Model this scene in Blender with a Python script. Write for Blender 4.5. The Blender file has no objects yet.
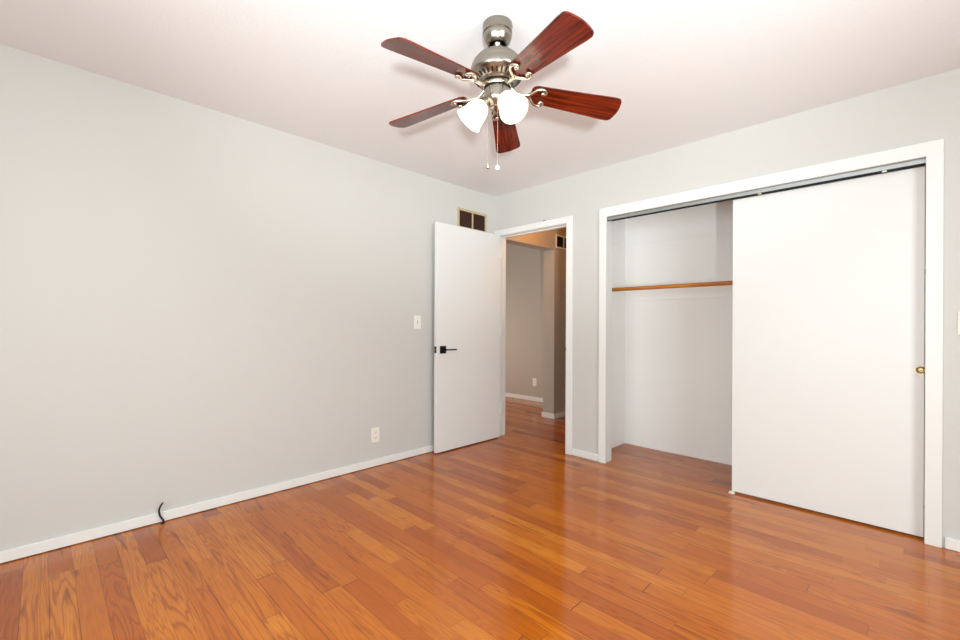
import bpy, bmesh, math, random
from mathutils import Vector, Matrix
random.seed(4)
PI = math.pi
scn = bpy.context.scene
COL = scn.collection

# ------------------------------------------------------------ camera, world, lights, exposure
cam_d = bpy.data.cameras.new('camera')
cam_d.sensor_width = 36.0
cam_d.lens = 434.62 / 960 * 36.0
cam_d.shift_y = 4.77 / 960
cam_d.clip_start = 0.02
cam = bpy.data.objects.new('camera', cam_d)
COL.objects.link(cam)
cam.location = (3.0377, -3.2628, 1.1325)
cam.rotation_euler = (Matrix.Rotation(0.7832, 3, 'Z') @ Matrix.Rotation(PI/2, 3, 'X') @ Matrix.Rotation(0.0044, 3, 'Z')).to_euler()
scn.camera = cam

world = bpy.data.worlds.new('daylight')
world.use_nodes = True
bg = world.node_tree.nodes['Background']
bg.inputs[0].default_value = (0.78, 0.88, 1.0, 1)
bg.inputs[1].default_value = 1.0
scn.world = world

def area(name, loc, aim, sx, sy, power, col):
    d = bpy.data.lights.new(name, 'AREA')
    d.shape = 'RECTANGLE'; d.size = sx; d.size_y = sy
    d.energy = power; d.color = col
    o = bpy.data.objects.new(name, d); COL.objects.link(o)
    o.location = loc
    o.rotation_euler = (Vector(aim) - Vector(loc)).to_track_quat('-Z', 'Y').to_euler()
    return o

# daylight entering the two windows behind the camera, and the photographer's flash beside them
area('window_daylight_back', (2.35, -4.47, 1.40), (2.35, 0, 1.40), 1.70, 1.20, 43, (0.89, 0.975, 0.985))
area('window_daylight_right', (4.67, -2.35, 1.40), (0, -2.35, 1.40), 1.50, 1.20, 46, (0.89, 0.975, 0.985))
_f = bpy.data.lights.new('photo_flash', 'SPOT'); _f.energy = 470; _f.color = (0.90, 0.985, 0.985); _f.shadow_soft_size = 0.09
_f.spot_size = math.radians(60); _f.spot_blend = 1.0
_fo = bpy.data.objects.new('photo_flash', _f); COL.objects.link(_fo); _fo.location = (4.10, -4.20, 0.75)
_fo.rotation_euler = (Vector((2.1, -2.0, 2.44)) - _fo.location).to_track_quat('-Z', 'Y').to_euler()
_h = bpy.data.lights.new('hall_lamp', 'POINT'); _h.energy = 6.0; _h.color = (1.0, 0.36, 0.02); _h.shadow_soft_size = 0.09
_ho = bpy.data.objects.new('hall_lamp', _h); COL.objects.link(_ho); _ho.location = (0.42, 0.50, 2.34)
_h = bpy.data.lights.new('side_room_fill', 'AREA'); _h.shape = 'RECTANGLE'; _h.size = 1.2; _h.size_y = 1.2; _h.energy = 15; _h.color = (1.0, 0.92, 0.84)  # added fill lamp to brighten the side room wall; that room has no window
_ho = bpy.data.objects.new('side_room_fill', _h); COL.objects.link(_ho); _ho.location = (-1.7, 0.32, 0.95)
_ho.rotation_euler = (Vector((-0.9, 1.898, 0.8)) - _ho.location).to_track_quat('-Z', 'Y').to_euler()

scn.view_settings.view_transform = 'Standard'
scn.view_settings.look = 'None'
scn.view_settings.gamma = 1.0
scn.view_settings.use_curve_mapping = False
scn.view_settings.exposure = 0.46

# ------------------------------------------------------------ helpers
def lin(c):
    return tuple(((v/255)/12.92 if v/255 <= 0.04045 else ((v/255+0.055)/1.055)**2.4) for v in c) + (1,)

def mat(name, rgb, rough=0.5, metal=0.0, spec=0.5, bump=0.0, bscale=200, var=0.0, coat=0.0, emit=None, estr=0.0):
    m = bpy.data.materials.new(name); m.use_nodes = True
    nt = m.node_tree; b = nt.nodes['Principled BSDF']
    c = lin(rgb)
    b.inputs['Base Color'].default_value = c
    b.inputs['Roughness'].default_value = rough
    b.inputs['Metallic'].default_value = metal
    b.inputs['Specular IOR Level'].default_value = spec
    b.inputs['Coat Weight'].default_value = coat
    tc = nt.nodes.new('ShaderNodeTexCoord')
    if var > 0:
        n = nt.nodes.new('ShaderNodeTexNoise'); n.inputs['Scale'].default_value = 3.0; n.inputs['Detail'].default_value = 4
        nt.links.new(tc.outputs['Object'], n.inputs['Vector'])
        r = nt.nodes.new('ShaderNodeMapRange')
        r.inputs[3].default_value = 1 - var; r.inputs[4].default_value = 1 + var
        nt.links.new(n.outputs['Fac'], r.inputs[0])
        mx = nt.nodes.new('ShaderNodeVectorMath'); mx.operation = 'SCALE'
        mx.inputs[0].default_value = c[:3]
        nt.links.new(r.outputs[0], mx.inputs['Scale'])
        nt.links.new(mx.outputs[0], b.inputs['Base Color'])
    if bump > 0:
        n2 = nt.nodes.new('ShaderNodeTexNoise'); n2.inputs['Scale'].default_value = bscale; n2.inputs['Detail'].default_value = 3
        nt.links.new(tc.outputs['Object'], n2.inputs['Vector'])
        bp = nt.nodes.new('ShaderNodeBump'); bp.inputs['Strength'].default_value = bump; bp.inputs['Distance'].default_value = 0.002
        nt.links.new(n2.outputs['Fac'], bp.inputs['Height'])
        nt.links.new(bp.outputs[0], b.inputs['Normal'])
    if emit:
        b.inputs['Emission Color'].default_value = lin(emit); b.inputs['Emission Strength'].default_value = estr
    return m

def box(bm, x0, x1, y0, y1, z0, z1, bev=0.0, M=None):
    vs = [bm.verts.new((x, y, z)) for z in (z0, z1) for y in (y0, y1) for x in (x0, x1)]
    fs = [(0,2,3,1), (4,5,7,6), (0,1,5,4), (2,6,7,3), (0,4,6,2), (1,3,7,5)]
    ff = [bm.faces.new([vs[i] for i in f]) for f in fs]
    nv = list(vs)
    if bev > 0:
        es = list({e for f in ff for e in f.edges})
        r = bmesh.ops.bevel(bm, geom=es, offset=bev, segments=2, affect='EDGES', profile=0.5)
        nv = list({v for v in r['verts']} | {v for v in vs if v.is_valid})
    if M is not None:
        bmesh.ops.transform(bm, matrix=M, verts=[v for v in nv if v.is_valid])

def lathe(bm, prof, seg=48, M=None):
    rings = []
    for r, z in prof:
        if r < 1e-5:
            rings.append([bm.verts.new((0, 0, z))])
        else:
            rings.append([bm.verts.new((r*math.cos(2*PI*i/seg), r*math.sin(2*PI*i/seg), z)) for i in range(seg)])
    for a, b in zip(rings[:-1], rings[1:]):
        for i in range(seg):
            j = (i+1) % seg
            if len(a) == 1 and len(b) == 1: continue
            if len(a) == 1: bm.faces.new((a[0], b[j], b[i]))
            elif len(b) == 1: bm.faces.new((a[i], a[j], b[0]))
            else: bm.faces.new((a[i], a[j], b[j], b[i]))
    if M is not None:
        bmesh.ops.transform(bm, matrix=M, verts=[v for ring in rings for v in ring])

def smooth_path(pts, n=6):
    P = [Vector(p) for p in pts]
    P = [P[0]*2-P[1]] + P + [P[-1]*2-P[-2]]
    out = []
    for i in range(1, len(P)-2):
        for k in range(n):
            t = k/n
            p0, p1, p2, p3 = P[i-1:i+3]
            out.append(0.5*((2*p1)+(-p0+p2)*t+(2*p0-5*p1+4*p2-p3)*t*t+(-p0+3*p1-3*p2+p3)*t**3))
    out.append(P[-2])
    return out

def tube(bm, pts, rad, seg=10, sm=6, flat=1.0):
    """rad: number or list per control point; flat squeezes the section along z"""
    path = smooth_path(pts, sm) if sm else [Vector(p) for p in pts]
    n = len(path)
    if isinstance(rad, (int, float)): rr = [rad]*n
    else:
        rr = []
        for i in range(n):
            t = i/(n-1)*(len(rad)-1); k = min(int(t), len(rad)-2)
            rr.append(rad[k] + (rad[k+1]-rad[k])*(t-k))
    rings = []
    up = Vector((0, 0, 1))
    prev = None
    for i, p in enumerate(path):
        d = (path[min(i+1, n-1)] - path[max(i-1, 0)]).normalized()
        a = prev - d*prev.dot(d) if prev is not None else up.cross(d)
        if a.length < 1e-4: a = Vector((1, 0, 0)).cross(d)
        a.normalize(); b = d.cross(a); prev = a
        ring = []
        for k in range(seg):
            q = 2*PI*k/seg
            ring.append(bm.verts.new(p + (a*math.cos(q) + b*math.sin(q)*flat)*rr[i]))
        rings.append(ring)
    for r0, r1 in zip(rings[:-1], rings[1:]):
        for k in range(seg):
            bm.faces.new((r0[k], r0[(k+1) % seg], r1[(k+1) % seg], r1[k]))
    bm.faces.new(list(reversed(rings[0]))); bm.faces.new(rings[-1])

def ball(bm, c, r, M=None):
    bmesh.ops.create_uvsphere(bm, u_segments=14, v_segments=10, radius=r, matrix=Matrix.Translation(c))

def obj(name, bm, m, parent=None, smooth=False, loc=(0,0,0), rot=None):
    bmesh.ops.recalc_face_normals(bm, faces=bm.faces)
    me = bpy.data.meshes.new(name); bm.to_mesh(me); bm.free()
    if m: me.materials.append(m)
    if smooth:
        for p in me.polygons: p.use_smooth = True
        try: me.set_sharp_from_angle(angle=math.radians(38))
        except Exception: pass
    o = bpy.data.objects.new(name, me); COL.objects.link(o)
    o.location = loc
    if rot: o.rotation_euler = rot
    if parent: o.parent = parent
    return o

def boxes(name, bl, m, parent=None, bev=0.0, **k):
    bm = bmesh.new()
    for b in bl: box(bm, *b, bev=bev)
    return obj(name, bm, m, parent, **k)

def tag(o, label, cat, group=None, kind=None):
    o['label'] = label; o['category'] = cat
    if group: o['group'] = group
    if kind: o['kind'] = kind
    return o

def thing(name, label, cat, loc=(0,0,0), rot=(0,0,0), group=None, kind=None):
    o = bpy.data.objects.new(name, None); COL.objects.link(o)
    o.empty_display_size = 0.1
    o.location = loc; o.rotation_euler = rot
    return tag(o, label, cat, group, kind)

# ------------------------------------------------------------ materials
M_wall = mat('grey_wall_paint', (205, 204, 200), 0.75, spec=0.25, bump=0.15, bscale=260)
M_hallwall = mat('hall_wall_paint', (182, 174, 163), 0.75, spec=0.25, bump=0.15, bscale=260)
M_ceil = mat('ceiling_paint', (234, 235, 236), 0.9, spec=0.15, bump=0.45, bscale=90)
M_trim = mat('white_trim_paint', (232, 233, 230), 0.38, spec=0.4, bump=0.05, bscale=40)
M_door = mat('white_door_paint', (230, 231, 229), 0.42, spec=0.4, bump=0.04, bscale=60)
M_closet = mat('closet_wall_paint', (246, 245, 242), 0.7, spec=0.25, bump=0.2, bscale=120, var=0.015)
M_black = mat('matte_black_metal', (12, 12, 12), 0.4, metal=0.3, spec=0.4)
M_plate = mat('white_plastic', (238, 236, 228), 0.35, spec=0.5)
M_ivory = mat('ivory_plastic', (232, 230, 212), 0.35, spec=0.5)
M_slot = mat('dark_slot', (70, 66, 60), 0.6)
M_nickel = mat('brushed_nickel', (152, 146, 136), 0.25, metal=1.0, bump=0.08, bscale=300)
M_nickel_l = mat('polished_nickel', (200, 191, 176), 0.24, metal=1.0)
M_nickel_d = mat('dark_gap_metal', (24, 22, 20), 0.5, metal=0.4)
M_brass = mat('polished_brass', (204, 158, 62), 0.22, metal=1.0)
M_vframe = mat('tan_painted_steel', (196, 176, 138), 0.5, spec=0.4)
M_vdark = mat('vent_brown_louvre', (104, 66, 50), 0.55, spec=0.3)
M_vblack = mat('duct_black', (16, 12, 10), 0.8)
M_vback = mat('vent_back_brown', (42, 24, 18), 0.7)
M_alu = mat('aluminium_track', (178, 184, 184), 0.38, metal=0.85)
M_cable = mat('black_cable_jacket', (18, 18, 17), 0.45)
M_glass = mat('frosted_lit_glass', (250, 246, 236), 0.35, emit=(255, 240, 214), estr=1.1)
M_bulb = mat('lit_bulb', (255, 250, 240), 0.4, emit=(255, 232, 196), estr=8.0)

def wood_floor():
    m = bpy.data.materials.new('oak_strip_floor'); m.use_nodes = True
    nt = m.node_tree; N = nt.nodes.new; L = nt.links.new
    b = nt.nodes['Principled BSDF']
    def math_(op, a, c=None, cl=False):
        n = N('ShaderNodeMath'); n.operation = op; n.use_clamp = cl
        for i, v in enumerate((a, c)):
            if v is None: continue
            if isinstance(v, (int, float)): n.inputs[i].default_value = v
            else: L(v, n.inputs[i])
        return n.outputs[0]
    tc = N('ShaderNodeTexCoord'); sp = N('ShaderNodeSeparateXYZ'); L(tc.outputs['Object'], sp.inputs[0])
    X, Y = sp.outputs[0], sp.outputs[1]
    W = 0.0812
    ry = math_('DIVIDE', math_('ADD', Y, 3.2434 + W*40), W)
    row = math_('FLOOR', ry); fy = math_('FRACT', ry)
    wn = N('ShaderNodeTexWhiteNoise'); wn.noise_dimensions = '1D'; L(row, wn.inputs['W'])
    wn2 = N('ShaderNodeTexWhiteNoise'); wn2.noise_dimensions = '1D'; L(math_('ADD', row, 71.3), wn2.inputs['W'])
    blen = math_('ADD', math_('MULTIPLY', wn2.outputs['Value'], 0.45), 0.55)
    rx = math_('DIVIDE', math_('ADD', math_('ADD', X, 20), math_('MULTIPLY', wn.outputs['Value'], 3.0)), blen)
    # uneven board lengths
    wob = math_('MULTIPLY', math_('SINE', math_('MULTIPLY', rx, 1.9)), 0.28)
    rx = math_('ADD', rx, wob)
    seg = math_('FLOOR', rx); fx = math_('FRACT', rx)
    cid = N('ShaderNodeCombineXYZ'); L(row, cid.inputs[0]); L(seg, cid.inputs[1])
    pr = N('ShaderNodeTexWhiteNoise'); pr.noise_dimensions = '2D'; L(cid.outputs[0], pr.inputs['Vector'])
    R = pr.outputs['Value']
    sc = N('ShaderNodeSeparateColor'); L(pr.outputs['Color'], sc.inputs[0])
    # grain coordinates, shifted per board
    gx = math_('ADD', X, math_('MULTIPLY', R, 37.0)); gy = math_('ADD', Y, math_('MULTIPLY', sc.outputs[1], 19.0))
    gc = N('ShaderNodeCombineXYZ'); L(gx, gc.inputs[0]); L(gy, gc.inputs[1])
    mp = N('ShaderNodeMapping'); mp.inputs['Scale'].default_value = (0.95, 15.0, 1); L(gc.outputs[0], mp.inputs[0])
    big = N('ShaderNodeTexNoise'); big.inputs['Scale'].default_value = 1.0; big.inputs['Detail'].default_value = 2.5; big.inputs['Distortion'].default_value = 0.5
    L(mp.outputs[0], big.inputs['Vector'])
    # cathedral rings: contour lines of the stretched noise
    rings = math_('SINE', math_('MULTIPLY', big.outputs['Fac'], 78.0))
    rings = math_('POWER', math_('ADD', math_('MULTIPLY', rings, 0.5), 0.5), 3.5)
    mp2 = N('ShaderNodeMapping'); mp2.inputs['Scale'].default_value = (9.0, 260.0, 1); L(gc.outputs[0], mp2.inputs[0])
    fine = N('ShaderNodeTexNoise'); fine.inputs['Scale'].default_value = 1.0; fine.inputs['Detail'].default_value = 4
    L(mp2.outputs[0], fine.inputs['Vector'])
    # base colour per board
    cr = N('ShaderNodeValToRGB'); e = cr.color_ramp.elements
    cols = [(0.0, (152, 70, 12)), (0.10, (174, 88, 15)), (0.35, (187, 100, 18)), (0.7, (194, 108, 21)), (1.0, (206, 124, 34))]
    e[0].position, e[0].color = cols[0][0], lin(cols[0][1]); e[1].position, e[1].color = cols[-1][0], lin(cols[-1][1])
    for p, c in cols[1:-1]:
        q = e.new(p); q.color = lin(c)
    L(R, cr.inputs[0])
    def mix(f, a, c, mode='MIX'):
        n = N('ShaderNodeMix'); n.data_type = 'RGBA'; n.blend_type = mode
        if isinstance(f, (int, float)): n.inputs[0].default_value = f
        else: L(f, n.inputs[0])
        for i, v in ((6, a), (7, c)):
            if isinstance(v, tuple): n.inputs[i].default_value = v
            else: L(v, n.inputs[i])
        return n.outputs[2]
    col = mix(math_('MULTIPLY', math_('MULTIPLY', rings, math_('ADD', math_('MULTIPLY', sc.outputs[2], 0.60), 0.16)), 1.0), cr.outputs[0], lin((134, 58, 14)))
    fm = N('ShaderNodeMapRange'); fm.inputs[1].default_value = 0.35; fm.inputs[2].default_value = 0.7; fm.inputs[3].default_value = 0.0; fm.inputs[4].default_value = 0.48
    L(fine.outputs['Fac'], fm.inputs[0])
    col = mix(fm.outputs[0], col, lin((150, 74, 22)))
    # dark mineral streaks and knots
    mp3 = N('ShaderNodeMapping'); mp3.inputs['Scale'].default_value = (1.6, 22.0, 1); mp3.inputs['Location'].default_value = (5.2, 3.1, 0); L(gc.outputs[0], mp3.inputs[0])
    st = N('ShaderNodeTexNoise'); st.inputs['Scale'].default_value = 1.0; st.inputs['Detail'].default_value = 3; st.inputs['Distortion'].default_value = 0.8
    L(mp3.outputs[0], st.inputs['Vector'])
    sm = N('ShaderNodeMapRange'); sm.inputs[1].default_value = 0.63; sm.inputs[2].default_value = 0.74; sm.inputs[4].default_value = 0.7
    L(st.outputs['Fac'], sm.inputs[0])
    col = mix(sm.outputs[0], col, lin((98, 40, 14)))
    # seams
    dy = math_('MULTIPLY', math_('MINIMUM', fy, math_('SUBTRACT', 1.0, fy)), W)
    dx = math_('MULTIPLY', math_('MULTIPLY', math_('MINIMUM', fx, math_('SUBTRACT', 1.0, fx)), blen), 1.0)
    d = math_('MINIMUM', dy, dx)
    s = N('ShaderNodeMapRange'); s.inputs[1].default_value = 0.0004; s.inputs[2].default_value = 0.0016; s.inputs[3].default_value = 0.9; s.inputs[4].default_value = 0.0
    L(d, s.inputs[0])
    # seams are tight in places and open in others
    op = N('ShaderNodeTexNoise'); op.inputs['Scale'].default_value = 2.6; L(tc.outputs['Object'], op.inputs['Vector'])
    om = N('ShaderNodeMapRange'); om.inputs[1].default_value = 0.38; om.inputs[2].default_value = 0.62; om.inputs[3].default_value = 0.25; om.inputs[4].default_value = 1.0
    L(op.outputs['Fac'], om.inputs[0])
    sf = math_('MULTIPLY', s.outputs[0], om.outputs[0])
    col = mix(sf, col, lin((66, 26, 10)))
    L(col, b.inputs['Base Color'])
    b.inputs['Roughness'].default_value = 0.13
    b.inputs['Specular IOR Level'].default_value = 0.5
    rn = N('ShaderNodeTexNoise'); rn.inputs['Scale'].default_value = 5.0; rn.inputs['Detail'].default_value = 4; L(tc.outputs['Object'], rn.inputs['Vector'])
    rm = N('ShaderNodeMapRange'); rm.inputs[3].default_value = 0.09; rm.inputs[4].default_value = 0.20; L(rn.outputs['Fac'], rm.inputs[0])
    L(rm.outputs[0], b.inputs['Roughness'])
    bp = N('ShaderNodeBump'); bp.inputs['Strength'].default_value = 0.12; bp.inputs['Distance'].default_value = 0.0015
    hh = math_('SUBTRACT', math_('MULTIPLY', fine.outputs['Fac'], 0.15), math_('MULTIPLY', s.outputs[0], 1.0))
    wv = N('ShaderNodeTexNoise'); wv.inputs['Scale'].default_value = 7.0; L(tc.outputs['Object'], wv.inputs['Vector'])
    hh = math_('ADD', hh, math_('MULTIPLY', wv.outputs['Fac'], 1.2))
    hh = math_('ADD', hh, math_('MULTIPLY', R, 0.3))
    L(hh, bp.inputs['Height']); L(bp.outputs[0], b.inputs['Normal'])
    return m

def wood(name, c1, c2, rough=0.2, scale=(3, 60, 60), coat=0.0):
    m = bpy.data.materials.new(name); m.use_nodes = True
    nt = m.node_tree; N = nt.nodes.new; L = nt.links.new
    b = nt.nodes['Principled BSDF']
    tc = N('ShaderNodeTexCoord'); mp = N('ShaderNodeMapping'); mp.inputs['Scale'].default_value = scale
    L(tc.outputs['Object'], mp.inputs[0])
    n = N('ShaderNodeTexNoise'); n.inputs['Scale'].default_value = 1.0; n.inputs['Detail'].default_value = 5; n.inputs['Distortion'].default_value = 0.6
    L(mp.outputs[0], n.inputs['Vector'])
    cr = N('ShaderNodeValToRGB'); cr.color_ramp.elements[0].position = 0.36; cr.color_ramp.elements[1].position = 0.64
    cr.color_ramp.elements[0].color = lin(c1); cr.color_ramp.elements[1].color = lin(c2)
    L(n.outputs['Fac'], cr.inputs[0]); L(cr.outputs[0], b.inputs['Base Color'])
    b.inputs['Roughness'].default_value = rough
    b.inputs['Coat Weight'].default_value = coat; b.inputs['Coat Roughness'].default_value = 0.12
    return m

M_floor = wood_floor()
M_blade = wood('cherry_fan_blade', (62, 13, 5), (122, 38, 14), 0.22, (4, 70, 70))
M_rod = wood('honey_oak_rod', (168, 98, 28), (196, 126, 48), 0.3, (4, 80, 80))

# ------------------------------------------------------------ room shell
H = 2.44
RX, BY = 4.70, -4.50          # right and back wall planes
def st(name, bl, m, label, cat, **k):
    return tag(boxes(name, bl, m, **k), label, cat, kind='structure')

st('floor', [(-2.3, RX+0.12, BY-0.12, 3.1, -0.05, 0.0)], M_floor, 'glossy honey oak strip floor running through bedroom, closet and hall', 'floor')
st('ceiling', [(-0.0, RX+0.12, BY-0.12, 0.0, H, H+0.05)], M_ceil, 'white textured bedroom ceiling', 'ceiling')
st('wall_left', [(-0.12, 0.0, BY-0.12, 0.0, 0, H)], M_wall, 'long light grey bedroom wall on the left', 'wall')
DX0, DX1, DZ = 0.055, 0.868, 2.03
CX0, CX1, CZ = 1.25, 3.090, 2.023
WT = 0.10
st('wall_far', [(-0.12, DX0-0.012, 0, WT, 0, H), (DX0-0.012, DX1+0.012, 0, WT, DZ+0.012, H), (DX1+0.012, CX0-0.012, 0, WT, 0, H),
                (CX0-0.012, CX1+0.012, 0, WT, CZ+0.012, H), (CX1+0.012, RX+0.12, 0, WT, 0, H)], M_wall, 'grey bedroom wall with the doorway and closet opening', 'wall')
# back and right walls carry a window each
wy0, wy1, wz0, wz1 = -3.12, -1.58, 0.78, 2.02
st('wall_right', [(RX, RX+0.12, BY-0.12, wy0, 0, H), (RX, RX+0.12, wy1, 0.0, 0, H),
                  (RX, RX+0.12, wy0, wy1, 0, wz0), (RX, RX+0.12, wy0, wy1, wz1, H)], M_wall, 'grey bedroom wall with a window, right of the camera', 'wall')
bx0, bx1 = 1.48, 3.22
st('wall_back', [(0.0, bx0, BY-0.12, BY, 0, H), (bx1, RX, BY-0.12, BY, 0, H),
                 (bx0, bx1, BY-0.12, BY, 0, wz0), (bx0, bx1, BY-0.12, BY, wz1, H)], M_wall, 'grey bedroom wall with a window, behind the camera', 'wall')
M_pane = bpy.data.materials.new('window_glass'); M_pane.use_nodes = True
pb = M_pane.node_tree.nodes['Principled BSDF']; pb.inputs['Transmission Weight'].default_value = 1.0; pb.inputs['Roughness'].default_value = 0.0; pb.inputs['IOR'].default_value = 1.45
w1 = boxes('window_1', [(bx0, bx1, BY-0.10, BY-0.05, wz0, wz0+0.05), (bx0, bx1, BY-0.10, BY-0.05, wz1-0.05, wz1),
                        (bx0, bx0+0.05, BY-0.10, BY-0.05, wz0+0.05, wz1-0.05), (bx1-0.05, bx1, BY-0.10, BY-0.05, wz0+0.05, wz1-0.05),
                        (2.32, 2.38, BY-0.10, BY-0.05, wz0+0.05, wz1-0.05)], M_trim)
tag(w1, 'white framed window in the wall behind the camera', 'window', kind='structure')
boxes('window_pane', [(bx0+0.05, 2.32, BY-0.08, BY-0.075, wz0+0.05, wz1-0.05), (2.38, bx1-0.05, BY-0.08, BY-0.075, wz0+0.05, wz1-0.05)], M_pane, w1)
w2 = boxes('window_2', [(RX+0.05, RX+0.10, wy0, wy1, wz0, wz0+0.05), (RX+0.05, RX+0.10, wy0, wy1, wz1-0.05, wz1),
                        (RX+0.05, RX+0.10, wy0, wy0+0.05, wz0+0.05, wz1-0.05), (RX+0.05, RX+0.10, wy1-0.05, wy1, wz0+0.05, wz1-0.05)], M_trim)
tag(w2, 'white framed window in the wall right of the camera', 'window', kind='structure')
boxes('window_pane', [(RX+0.075, RX+0.08, wy0+0.05, wy1-0.05, wz0+0.05, wz1-0.05)], M_pane, w2)

# closet shell
QX0, QX1, QY = 1.075, 3.26, 0.685
st('wall_closet_left', [(QX0-0.08, QX0, WT, QY+0.08, 0, H)], M_closet, 'white left side wall inside the closet', 'wall')
st('wall_closet_right', [(QX1, QX1+0.08, WT, QY+0.08, 0, H)], M_closet, 'white right side wall inside the closet', 'wall')
st('wall_closet_back', [(QX0, QX1, QY, QY+0.08, 0, H)], M_closet, 'white back wall inside the closet', 'wall')
st('wall_closet_front', [(QX0, CX0-0.013, WT, WT+0.008, 0, H), (CX1+0.013, QX1, WT, WT+0.008, 0, H), (CX0-0.013, CX1+0.013, WT, WT+0.008, CZ+0.013, H)], M_closet, 'white inner face of the wall around the closet opening', 'wall')
st('ceiling_closet', [(QX0-0.08, QX1+0.08, 0.0, QY+0.08, H, H+0.05)], M_ceil, 'white ceiling inside the closet', 'ceiling')

# hall and side room beyond the doorway
HX0 = -0.026; HX1 = QX0-0.08
PY0 = 1.081
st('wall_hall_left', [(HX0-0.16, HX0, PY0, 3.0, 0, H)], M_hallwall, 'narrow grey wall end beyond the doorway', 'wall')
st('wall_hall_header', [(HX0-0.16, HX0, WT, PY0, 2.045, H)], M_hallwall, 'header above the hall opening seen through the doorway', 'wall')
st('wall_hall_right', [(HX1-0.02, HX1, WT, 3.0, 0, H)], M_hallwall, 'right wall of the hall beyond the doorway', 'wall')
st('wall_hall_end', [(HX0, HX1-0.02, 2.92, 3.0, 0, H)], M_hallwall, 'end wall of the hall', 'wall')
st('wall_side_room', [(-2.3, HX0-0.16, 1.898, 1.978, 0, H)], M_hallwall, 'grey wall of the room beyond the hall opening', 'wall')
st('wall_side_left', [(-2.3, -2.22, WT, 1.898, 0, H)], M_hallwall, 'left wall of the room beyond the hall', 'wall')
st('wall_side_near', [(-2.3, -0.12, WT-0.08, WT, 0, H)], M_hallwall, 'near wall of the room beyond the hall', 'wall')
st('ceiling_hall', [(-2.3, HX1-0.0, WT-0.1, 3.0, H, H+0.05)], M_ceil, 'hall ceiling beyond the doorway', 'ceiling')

# baseboards
BH, BT = 0.058, 0.014
def baseboard(name, bl, label):
    return st(name, bl, M_trim, label, 'baseboard', bev=0.003)
baseboard('baseboard_left', [(0, BT, BY+0.0, -0.018, 0.004, BH)], 'white baseboard along the left bedroom wall')
baseboard('baseboard_far', [(0.937, 1.188, -BT, 0, 0.001, BH)], 'short white baseboard between the doorway and the closet')
baseboard('baseboard_far_right', [(3.158, RX, -BT, 0, 0.001, BH)], 'white baseboard right of the closet')
baseboard('baseboard_right', [(RX-BT, RX, BY, -BT, 0.001, BH)], 'white baseboard along the right bedroom wall')
baseboard('baseboard_back', [(BT, RX-BT, BY, BY+BT, 0.001, BH)], 'white baseboard along the back bedroom wall')
baseboard('baseboard_hall', [(HX0-0.16-BT, HX0+BT, PY0-BT, PY0, 0.001, BH+0.004), (HX0, HX0+BT, PY0, 2.92, 0.001, BH+0.004)], 'white baseboard wrapping the wall end in the hall')
baseboard('baseboard_side', [(-2.22, HX0-0.16, 1.898-BT, 1.898, 0.001, BH+0.004)], 'white baseboard in the room beyond the hall')

# door casing and jambs
CW, CT = 0.065, 0.016
st('trim_1', [(DX0-0.05, DX0-0.003, -CT, 0, 0, DZ+0.003), (DX1+0.003, DX1+CW, -CT, 0, 0, DZ+0.003), (DX0-0.05, DX1+CW, -CT, 0, DZ+0.003, DZ+0.060)], M_trim,
   'white painted casing around the bedroom doorway', 'door casing', bev=0.003)
st('trim_2', [(DX0-0.012, DX0, 0.001, WT+0.01, 0, DZ), (DX1, DX1+0.012, 0.001, WT+0.01, 0, DZ), (DX0-0.012, DX1+0.012, 0.001, WT+0.01, DZ, DZ+0.012),
              (DX0, DX0+0.010, 0.045, 0.08, 0, DZ-0.010), (DX1-0.010, DX1, 0.045, 0.08, 0, DZ-0.010), (DX0, DX1, 0.045, 0.08, DZ-0.010, DZ)],
   M_trim, 'white jamb and stop lining the bedroom doorway', 'door jamb', bev=0.0015)
st('trim_3', [(CX0-0.056, CX0+0.008, -CT-0.002, 0, 0, CZ), (CX1-0.006, CX1+0.058, -CT-0.002, 0, 0, CZ), (CX0-0.056, CX1+0.058, -CT-0.002, 0, CZ-0.002, CZ+0.073)], M_trim,
   'wide white painted casing around the closet opening', 'closet casing', bev=0.003)
st('trim_4', [(CX0-0.012, CX0, 0.001, WT, 0, CZ), (CX1, CX1+0.012, 0.001, WT, 0, CZ), (CX0-0.012, CX1+0.012, 0.001, WT, CZ, CZ+0.012)], M_trim,
   'white jamb lining the closet opening', 'closet jamb', bev=0.001)

# sliding door track under the closet header
tr = thing('sliding_door_track', 'grey metal sliding door track under the closet header', 'door track', (CX0, 0.03, CZ))
tl = CX1-CX0
boxes('fascia', [(0.002, tl-0.004, -0.020, -0.016, -0.027, -0.003)], M_alu, tr)
boxes('channel', [(0.002, tl-0.004, -0.014, 0.060, -0.012, -0.002), (0.002, tl-0.004, 0.058, 0.062, -0.020, -0.012)], M_nickel_d, tr)
boxes('lower_lip', [(0.002, tl-0.004, -0.016, -0.011, -0.034, -0.027)], M_nickel_d, tr)
for px in (2.332-CX0, 2.924-CX0):
    bm = bmesh.new(); box(bm, px-0.010, px+0.010, -0.020, -0.016, -0.039, -0.028, bev=0.001)
    obj('roller_screw', bm, M_nickel_l, tr)

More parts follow.
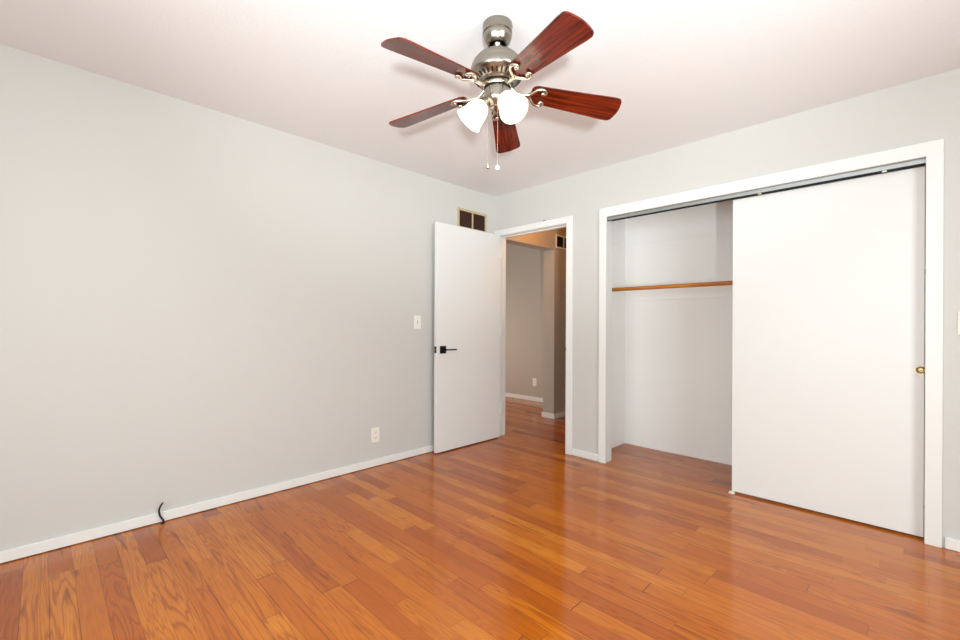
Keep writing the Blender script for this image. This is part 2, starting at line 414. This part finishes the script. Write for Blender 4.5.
# closet sliding door
sd = thing('door_2', 'plain white flat sliding closet door covering the right half of the closet', 'sliding door', (2.169, 0.042, 0.0), kind='structure')
bm = bmesh.new(); box(bm, 0, 0.913, 0, 0.034, 0.012, CZ-0.036, bev=0.0015); obj('door_panel', bm, M_door, sd)
bm = bmesh.new()
lathe(bm, [(0.0001, 0.0), (0.009, -0.001), (0.0125, 0.002), (0.0160, 0.0045), (0.0185, 0.0035), (0.0195, 0.0), (0.0195, -0.004)], 28, Matrix.Rotation(PI/2, 4, 'X'))
obj('finger_pull', bm, M_brass, sd, smooth=True, loc=(0.900, -0.0005, 0.902))
fg = thing('floor_guide', 'tiny cream plastic floor guide under the sliding closet door corner', 'door guide', (2.178, 0.03, 0.0))
boxes('guide_plate', [(-0.022, 0.012, -0.018, 0.012, 0, 0.0035)], M_ivory, fg, bev=0.0008)
boxes('guide_fin', [(-0.022, 0.010, 0.004, 0.009, 0.0035, 0.011)], M_ivory, fg)

# open bedroom door leaf
dl = thing('door_1', 'plain white bedroom door standing open against the left wall', 'door', (0.063, -0.022, 0.0), (0, 0, math.radians(-0.3)), kind='structure')
bm = bmesh.new(); box(bm, 0.006, 0.041, -0.822, -0.008, 0.010, 2.030, bev=0.0015); obj('door_leaf', bm, M_door, dl)
h = boxes('door_handle', [(0.041, 0.050, -0.788, -0.722, 0.911-0.033, 0.911+0.033)], M_black, dl, bev=0.0015)
bm = bmesh.new()
lathe(bm, [(0.0, 0.0), (0.012, 0.0), (0.012, 0.034), (0.0, 0.034)], 20, Matrix.Translation((0.050, -0.755, 0.911)) @ Matrix.Rotation(PI/2, 4, 'Y'))
obj('spindle', bm, M_black, h, smooth=True)
bm = bmesh.new(); box(bm, 0.078, 0.089, -0.764, -0.628, 0.9055, 0.9165, bev=0.002); obj('lever', bm, M_black, h)
lp = boxes('latch_plate', [(0.010, 0.037, -0.8245, -0.8215, 0.884, 0.941)], M_black, dl, bev=0.0008)
boxes('latch_bolt', [(0.018, 0.030, -0.832, -0.8245, 0.903, 0.921)], M_nickel_l, lp, bev=0.001)
for hz in (0.25, 1.02, 1.80):
    bm = bmesh.new()
    lathe(bm, [(0.0, 0), (0.0055, 0), (0.0055, 0.09), (0.0, 0.09)], 12, Matrix.Translation((0.0485, -0.006, hz)))
    box(bm, 0.012, 0.040, -0.0115, -0.0100, hz, hz+0.09)
    obj('hinge', bm, M_trim, dl)

# strike plate lip on the right jamb
sp = boxes('strike_plate', [(DX1-0.0025, DX1-0.0, 0.004, 0.034, 0.90, 0.955), (DX1-0.0025, DX1+0.006, -0.0195, -0.0165, 0.905, 0.945)], M_black)
tag(sp, 'small dark strike plate on the right door jamb', 'strike plate')
# nail on top of casing
bm = bmesh.new(); tube(bm, [(0.612, -0.006, DZ+0.058), (0.618, -0.008, DZ+0.066), (0.640, -0.010, DZ+0.067)], 0.0028, 8)
tag(obj('nail', bm, M_black, smooth=True), 'tiny dark nail lying on top of the doorway casing', 'nail')

# ------------------------------------------------------------ closet rod and cleats
tag(boxes('closet_cleat', [(QX0, QX1, QY-0.010, QY, 1.365, 1.512)], M_closet, bev=0.001), 'long white board cleat across the closet back wall behind the rod', 'cleat')
tag(boxes('closet_cleat', [(QX0, QX0+0.010, 0.13, QY-0.010, 1.365, 1.512)], M_closet, bev=0.001), 'short white board cleat on the closet left side wall holding the rod end', 'cleat')
cu = thing('shelf_ledge', 'thin white ledge strip high on the closet walls', 'ledge', (QX0, QY, 1.878))
boxes('back_strip', [(0.0, QX1-QX0, -0.003, 0.0, 0, 0.012)], M_closet, cu)
boxes('side_strip', [(0.0, 0.004, -0.54, -0.003, 0, 0.012)], M_closet, cu)
rd = thing('closet_rod', 'honey brown wooden rod spanning the open closet', 'closet rod', (QX0+0.010, 0.33, 1.451))
bm = bmesh.new(); lathe(bm, [(0.0, 0.004), (0.0165, 0.004), (0.0165, QX1-QX0-0.024), (0.0, QX1-QX0-0.024)], 24, Matrix.Rotation(PI/2, 4, 'Y'))
obj('rod', bm, M_rod, rd, smooth=True)
for sx, dr in ((0.0, 1), (QX1-QX0-0.020, -1)):
    bm = bmesh.new(); lathe(bm, [(0.0, 0.0), (0.024, 0.0), (0.024, dr*0.003), (0.019, dr*0.008), (0.0185, dr*0.012), (0.0, dr*0.012)], 24, Matrix.Rotation(PI/2, 4, 'Y'))
    obj('rod_socket', bm, M_ivory, rd, smooth=True, loc=(sx, 0, 0))

# ------------------------------------------------------------ wall plates and vents
def switch_plate(label, loc, rotz, m=M_plate, up=True):
    t = thing('light_switch', label, 'light switch', loc, (0, 0, rotz))
    bm = bmesh.new(); box(bm, -0.036, 0.036, -0.006, 0, -0.058, 0.058, bev=0.002); obj('cover_plate', bm, m, t)
    bm = bmesh.new(); box(bm, -0.005, 0.005, -0.0065, -0.0055, -0.012, 0.012); obj('toggle_slot', bm, M_slot, t)
    bm = bmesh.new(); box(bm, -0.0038, 0.0038, -0.016, -0.0045, -0.004, 0.008, bev=0.001, M=Matrix.Rotation(0.45 if up else -0.45, 4, 'X')); obj('toggle', bm, m, t)
    for s in (-1, 1):
        bm = bmesh.new(); lathe(bm, [(0.0, 0.0012), (0.0025, 0.0008), (0.003, 0)], 10, Matrix.Translation((0, -0.006, s*0.030)) @ Matrix.Rotation(PI/2, 4, 'X'))
        obj('screw', bm, m, t)
    return t
switch_plate('white toggle light switch on the left wall beside the open door', (0.0, -0.981, 1.152), PI/2)
switch_plate('ivory toggle light switch at the right edge beside the closet casing', (3.234, 0.0, 1.152), 0, M_ivory)

def outlet(label, loc, rotz):
    t = thing('wall_outlet', label, 'electrical outlet', loc, (0, 0, rotz))
    bm = bmesh.new(); box(bm, -0.036, 0.036, -0.006, 0, -0.058, 0.058, bev=0.002); obj('cover_plate', bm, M_plate, t)
    for s in (-1, 1):
        bm = bmesh.new(); lathe(bm, [(0.0, 0.0022), (0.0155, 0.0022), (0.0168, 0.0)], 20, Matrix.Translation((0, -0.006, s*0.0195)) @ Matrix.Rotation(PI/2, 4, 'X'))
        r = obj('receptacle', bm, M_plate, t)
        boxes('socket_slots', [(-0.0072, -0.0048, -0.0088, -0.0080, s*0.0195-0.001, s*0.0195+0.008), (0.0048, 0.0072, -0.0088, -0.0080, s*0.0195-0.001, s*0.0195+0.007),
                               (-0.0025, 0.0025, -0.0088, -0.0080, s*0.0195-0.0095, s*0.0195-0.0045)], M_slot, r)
    return t
outlet('white duplex outlet low on the left bedroom wall', (0.0, -1.392, 0.250), PI/2)
outlet('white duplex outlet seen through the doorway above the far baseboard', (-0.945, 1.898, 0.285), 0)

def vent(label, loc, rotz, w, hh, fr, mframe, mback, mlou):
    t = thing('wall_vent', label, 'air vent', loc, (0, 0, rotz))
    bm = bmesh.new()
    for b in ((-w/2, w/2, -0.008, 0, hh/2-fr, hh/2), (-w/2, w/2, -0.008, 0, -hh/2, -hh/2+fr), (-w/2, -w/2+fr, -0.008, 0, -hh/2+fr, hh/2-fr), (w/2-fr, w/2, -0.008, 0, -hh/2+fr, hh/2-fr)):
        box(bm, *b, bev=0.0012)
    obj('vent_frame', bm, mframe, t)
    boxes('backing', [(-w/2+fr, w/2-fr, -0.0012, 0, -hh/2+fr, hh/2-fr)], mback, t)
    boxes('mullion', [(-0.008, 0.008, -0.008, -0.0012, -hh/2+fr, hh/2-fr)], mframe, t)
    bm = bmesh.new(); n = int((hh-2*fr)/0.011)
    for i in range(n):
        z = -hh/2+fr+(i+0.5)*(hh-2*fr)/n
        for x0, x1 in ((-w/2+fr+0.001, -0.009), (0.009, w/2-fr-0.001)):
            box(bm, x0, x1, -0.0035, 0.0035, -0.0006, 0.0006, M=Matrix.Translation((0, -0.0045, z)) @ Matrix.Rotation(math.radians(38), 4, 'X'))
    obj('louvre', bm, mlou, t)
    return t
vent('tan framed two panel air vent with brown louvres above the open door', (0.0, -0.326, 2.140), PI/2, 0.388, 0.195, 0.022, M_vframe, M_vback, M_vdark)
vent('dark air vent with pale frame high in the hall seen through the doorway', (HX0, 1.270, 2.150), PI/2, 0.33, 0.165, 0.018, M_trim, M_vblack, M_vblack)

# ------------------------------------------------------------ black cable stub
cb = thing('cable_stub', 'short black cable sticking up from the floor at the left baseboard', 'cable', (0.034, -2.783, 0.0))
bm = bmesh.new()
tube(bm, [(0, 0, -0.0), (0.002, 0.002, 0.018), (-0.002, -0.012, 0.045), (-0.002, -0.017, 0.075), (0.0, -0.012, 0.098), (0.003, -0.002, 0.116)], 0.0048, 12)
obj('cable', bm, M_cable, cb, smooth=True)
bm = bmesh.new(); lathe(bm, [(0.004, 0.0), (0.011, 0.0), (0.010, 0.004), (0.005, 0.005)], 18); obj('grommet', bm, M_cable, cb, smooth=True)
bm = bmesh.new(); tube(bm, [(0.003, -0.002, 0.1155), (0.004, 0.001, 0.122)], 0.0035, 10, sm=0); obj('connector_tip', bm, M_nickel, cb)

# ------------------------------------------------------------ ceiling fan
YAW = 0.7832
FX, FY = 1.7535, -1.8725
fan = thing('ceiling_fan', 'brushed nickel ceiling fan with five cherry blades and two lit glass shades', 'ceiling fan', (FX, FY, H))
def Z(z): return z - H
bm = bmesh.new()
lathe(bm, [(0.0, Z(H)), (0.058, Z(H)), (0.064, Z(2.436)), (0.0655, Z(2.425)), (0.0635, Z(2.418)), (0.0635, Z(2.398)), (0.060, Z(2.396)), (0.060, Z(2.392)), (0.0625, Z(2.389)), (0.0615, Z(2.382)), (0.057, Z(2.370)),
           (0.050, Z(2.357)), (0.043, Z(2.349)), (0.039, Z(2.347)), (0.037, Z(2.351)), (0.0365, Z(2.385))], 56)
obj('canopy', bm, M_nickel, fan, smooth=True)
bm = bmesh.new()  # dark disc and sleeve: shade inside the canopy opening, put in as colour
lathe(bm, [(0.0, Z(2.384)), (0.0362, Z(2.384)), (0.0362, Z(2.383)), (0.0, Z(2.383))], 32)
lathe(bm, [(0.0362, Z(2.384)), (0.0362, Z(2.353))], 32)
obj('canopy_recess_shade', bm, M_nickel_d, fan, smooth=True)
bm = bmesh.new()
lathe(bm, [(0.0, Z(2.376)), (0.014, Z(2.372)), (0.021, Z(2.360)), (0.021, Z(2.352)), (0.013, Z(2.341)), (0.0105, Z(2.336)), (0.0105, Z(2.329)), (0.0, Z(2.329))], 32)
obj('hanger_ball', bm, M_nickel, fan, smooth=True)
bm = bmesh.new()
lathe(bm, [(0.0, Z(2.337)), (0.020, Z(2.336)), (0.026, Z(2.331)), (0.029, Z(2.322)), (0.028, Z(2.315)), (0.030, Z(2.308)), (0.0, Z(2.306))], 32)
obj('yoke_cover', bm, M_nickel, fan, smooth=True)
bm = bmesh.new()
prof = [(0.0, 2.312), (0.040, 2.311), (0.066, 2.304), (0.086, 2.292), (0.086, 2.288), (0.0935, 2.285), (0.101, 2.275), (0.101, 2.270), (0.107, 2.268), (0.109, 2.260), (0.108, 2.256), (0.113, 2.253), (0.1175, 2.236),
        (0.1165, 2.222), (0.112, 2.212), (0.107, 2.208), (0.104, 2.203), (0.082, 2.187), (0.076, 2.186), (0.071, 2.180), (0.0, 2.180)]
lathe(bm, [(r, Z(z)) for r, z in prof], 64)
mh = obj('motor_housing', bm, M_nickel, fan, smooth=True)
bm = bmesh.new()
for i in range(30):
    a = 2*PI*i/30
    Mx = Matrix.Rotation(a, 4, 'Z') @ Matrix.Translation((0.0935, 0, Z(2.1945))) @ Matrix.Rotation(math.atan2(-(2.203-2.187), (0.104-0.082))*-1, 4, 'Y').inverted()
    box(bm, -0.0105, 0.0105, -0.0035, 0.0035, -0.0012, 0.0012, M=Mx)
vs = obj('vent_slots', bm, M_nickel_d, mh)
bm = bmesh.new()
lathe(bm, [(0.0, Z(2.180)), (0.060, Z(2.180)), (0.060, Z(2.176)), (0.0575, Z(2.176)), (0.0, Z(2.176))], 48)
lathe(bm, [(0.0, Z(2.160)), (0.058, Z(2.160)), (0.058, Z(2.156)), (0.0, Z(2.156))], 48)
obj('collar_gap', bm, M_nickel_d, fan, smooth=True)
bm = bmesh.new()
lathe(bm, [(0.0, Z(2.176)), (0.059, Z(2.176)), (0.061, Z(2.172)), (0.061, Z(2.164)), (0.059, Z(2.160)), (0.0, Z(2.160))], 48)
obj('flywheel_collar', bm, M_nickel_l, fan, smooth=True)
bm = bmesh.new()
lathe(bm, [(0.0, Z(2.156)), (0.054, Z(2.156)), (0.056, Z(2.152)), (0.056, Z(2.130)), (0.054, Z(2.122)), (0.055, Z(2.118)), (0.052, Z(2.106)), (0.044, Z(2.094)), (0.034, Z(2.084)),
           (0.030, Z(2.080)), (0.030, Z(2.072)), (0.020, Z(2.062)), (0.008, Z(2.058)), (0.0, Z(2.050))], 48)
obj('light_fitter', bm, M_nickel, fan, smooth=True)

BZ = 2.166                    # blade line height at the hub; blades droop outwards
DROOP = math.atan(0.1)
PITCH = math.radians(-14)
def blade_outline():
    L0, L1 = 0.150, 0.552
    pts = []
    w0, w1 = 0.050, 0.069
    # one side from root to tip, then back
    side = [(L0, 0.030), (L0+0.006, 0.040), (L0+0.018, w0-0.002), (0.20, w0), (0.30, w0+0.005), (0.42, w0+0.012), (0.508, w1-0.001), (0.535, w1-0.0015), (0.546, w1-0.006), (0.552, w1-0.014), (0.557, 0.038), (0.561, 0.018)]
    up = side + [(0.5625, 0.0)]
    dn = [(x, -y) for x, y in reversed(side)]
    return up + dn
for k in range(5):
    ang = 225.1 + 72*k + 44.9
    th = math.radians(ang)
    bm = bmesh.new()
    out = blade_outline()
    top = [bm.verts.new((x, y, 0.003)) for x, y in out]
    bot = [bm.verts.new((x, y, -0.003)) for x, y in out]
    bm.faces.new(top); bm.faces.new(list(reversed(bot)))
    n = len(out)
    for i in range(n):
        bm.faces.new((top[i], bot[i], bot[(i+1) % n], top[(i+1) % n]))
    bl = obj('fan_blade', bm, M_blade, fan, loc=(0, 0, Z(BZ)))
    bl.rotation_euler = (Matrix.Rotation(th, 3, 'Z') @ Matrix.Rotation(DROOP, 3, 'Y') @ Matrix.Rotation(PITCH, 3, 'X')).to_euler()
    # rotation order: pitch about the blade's own axis, then swing
    bm = bmesh.new()
    tp = math.tan(PITCH)
    def P(x, y, dz): return (x, y, y*tp - 0.1*x + dz)
    stem = [(0.052, 0, 2.166-BZ), (0.066, 0, 2.164-BZ), (0.080, 0, 2.152-BZ), (0.095, 0, 2.142-BZ), (0.122, 0, -0.0232), (0.140, 0, -0.0245)]
    tube(bm, stem, [0.009, 0.0085, 0.0075, 0.0075, 0.009, 0.008], 12, 6)
    for s in (1, -1):
        br = [P(0.122, 0, -0.010), P(0.142, s*0.006, -0.011), P(0.156, s*0.022, -0.011), P(0.170, s*0.038, -0.011), P(0.190, s*0.045, -0.011), P(0.207, s*0.040, -0.011),
              P(0.212, s*0.028, -0.011), P(0.203, s*0.021, -0.011), P(0.196, s*0.026, -0.011)]
        tube(bm, br, [0.008, 0.0078, 0.0072, 0.0068, 0.0062, 0.0058, 0.0055, 0.006, 0.0075], 12, 6)
        ball(bm, Vector(P(0.197, s*0.027, -0.012)), 0.009)
    ir = obj('blade_iron', bm, M_nickel_l, fan, smooth=True, loc=(0, 0, Z(BZ)))
    ir.rotation_euler = (0, 0, th)

# three lamp holders, two with shades
for a_deg in (-59, -179, 61):
    a = math.radians(a_deg) + YAW
    bm = bmesh.new()
    tube(bm, [(0.030, 0, Z(2.100)), (0.042, 0, Z(2.109)), (0.052, 0, Z(2.108)), (0.060, 0, Z(2.098))], 0.0085, 12)
    o = obj('lamp_arm', bm, M_nickel_l, fan, smooth=True); o.rotation_euler = (0, 0, a)
    tilt = math.atan2(0.089, 0.076)
    Mx = Matrix.Rotation(a, 4, 'Z') @ Matrix.Translation((0.048, 0, Z(2.108))) @ Matrix.Rotation(PI/2+tilt, 4, 'Y')
    bm = bmesh.new()
    lathe(bm, [(0.0, -0.004), (0.016, -0.003), (0.024, 0.006), (0.026, 0.020), (0.0, 0.020)], 28, Mx)
    obj('lamp_holder', bm, M_nickel_l, fan, smooth=True)
    if a_deg == 61:
        break                     # the far holder carries no shade
    bm = bmesh.new()
    outer = [(0.021, 0.018), (0.028, 0.022), (0.038, 0.034), (0.045, 0.049), (0.0485, 0.064), (0.0505, 0.080), (0.0540, 0.096), (0.0585, 0.110), (0.0625, 0.119)]
    inner = [(r-0.003, t) for r, t in reversed(outer)]
    lathe(bm, outer + inner, 40, Mx)
    sh = obj('lamp_shade', bm, M_glass, fan, smooth=True)
    bm = bmesh.new()
    lathe(bm, [(0.0, 0.022), (0.012, 0.024), (0.015, 0.040), (0.026, 0.062), (0.029, 0.078), (0.025, 0.094), (0.013, 0.104), (0.0, 0.107)], 24, Mx)
    obj('bulb', bm, M_bulb, sh, smooth=True)

# pull chains with end balls; (right, depth) offsets turned into world
cs, sn = math.cos(YAW), math.sin(YAW)
for rt, dp, zt, zb in ((-0.040, -0.020, 2.10, 1.820), (0.001, -0.030, 2.085, 1.812)):
    x = cs*rt - sn*dp; y = sn*rt + cs*dp
    bm = bmesh.new()
    n = 70
    for i in range(n):
        z = zt + (zb-zt)*i/(n-1)
        bmesh.ops.create_icosphere(bm, subdivisions=1, radius=0.0017, matrix=Matrix.Translation((x, y, Z(z))))
    tube(bm, [(x, y, Z(zt)), (x, y, Z(zb))], 0.0007, 6, sm=0)
    c = obj('pull_chain', bm, M_nickel_l, fan)
    bm = bmesh.new()
    lathe(bm, [(0.0, 0.012), (0.003, 0.010), (0.004, 0.007), (0.0085, 0.003), (0.010, -0.003), (0.0085, -0.009), (0.004, -0.012), (0.0, -0.013)], 20, Matrix.Translation((x, y, Z(zb-0.004))))
    obj('chain_knob', bm, M_nickel_l if rt < 0 else M_plate, c, smooth=True)
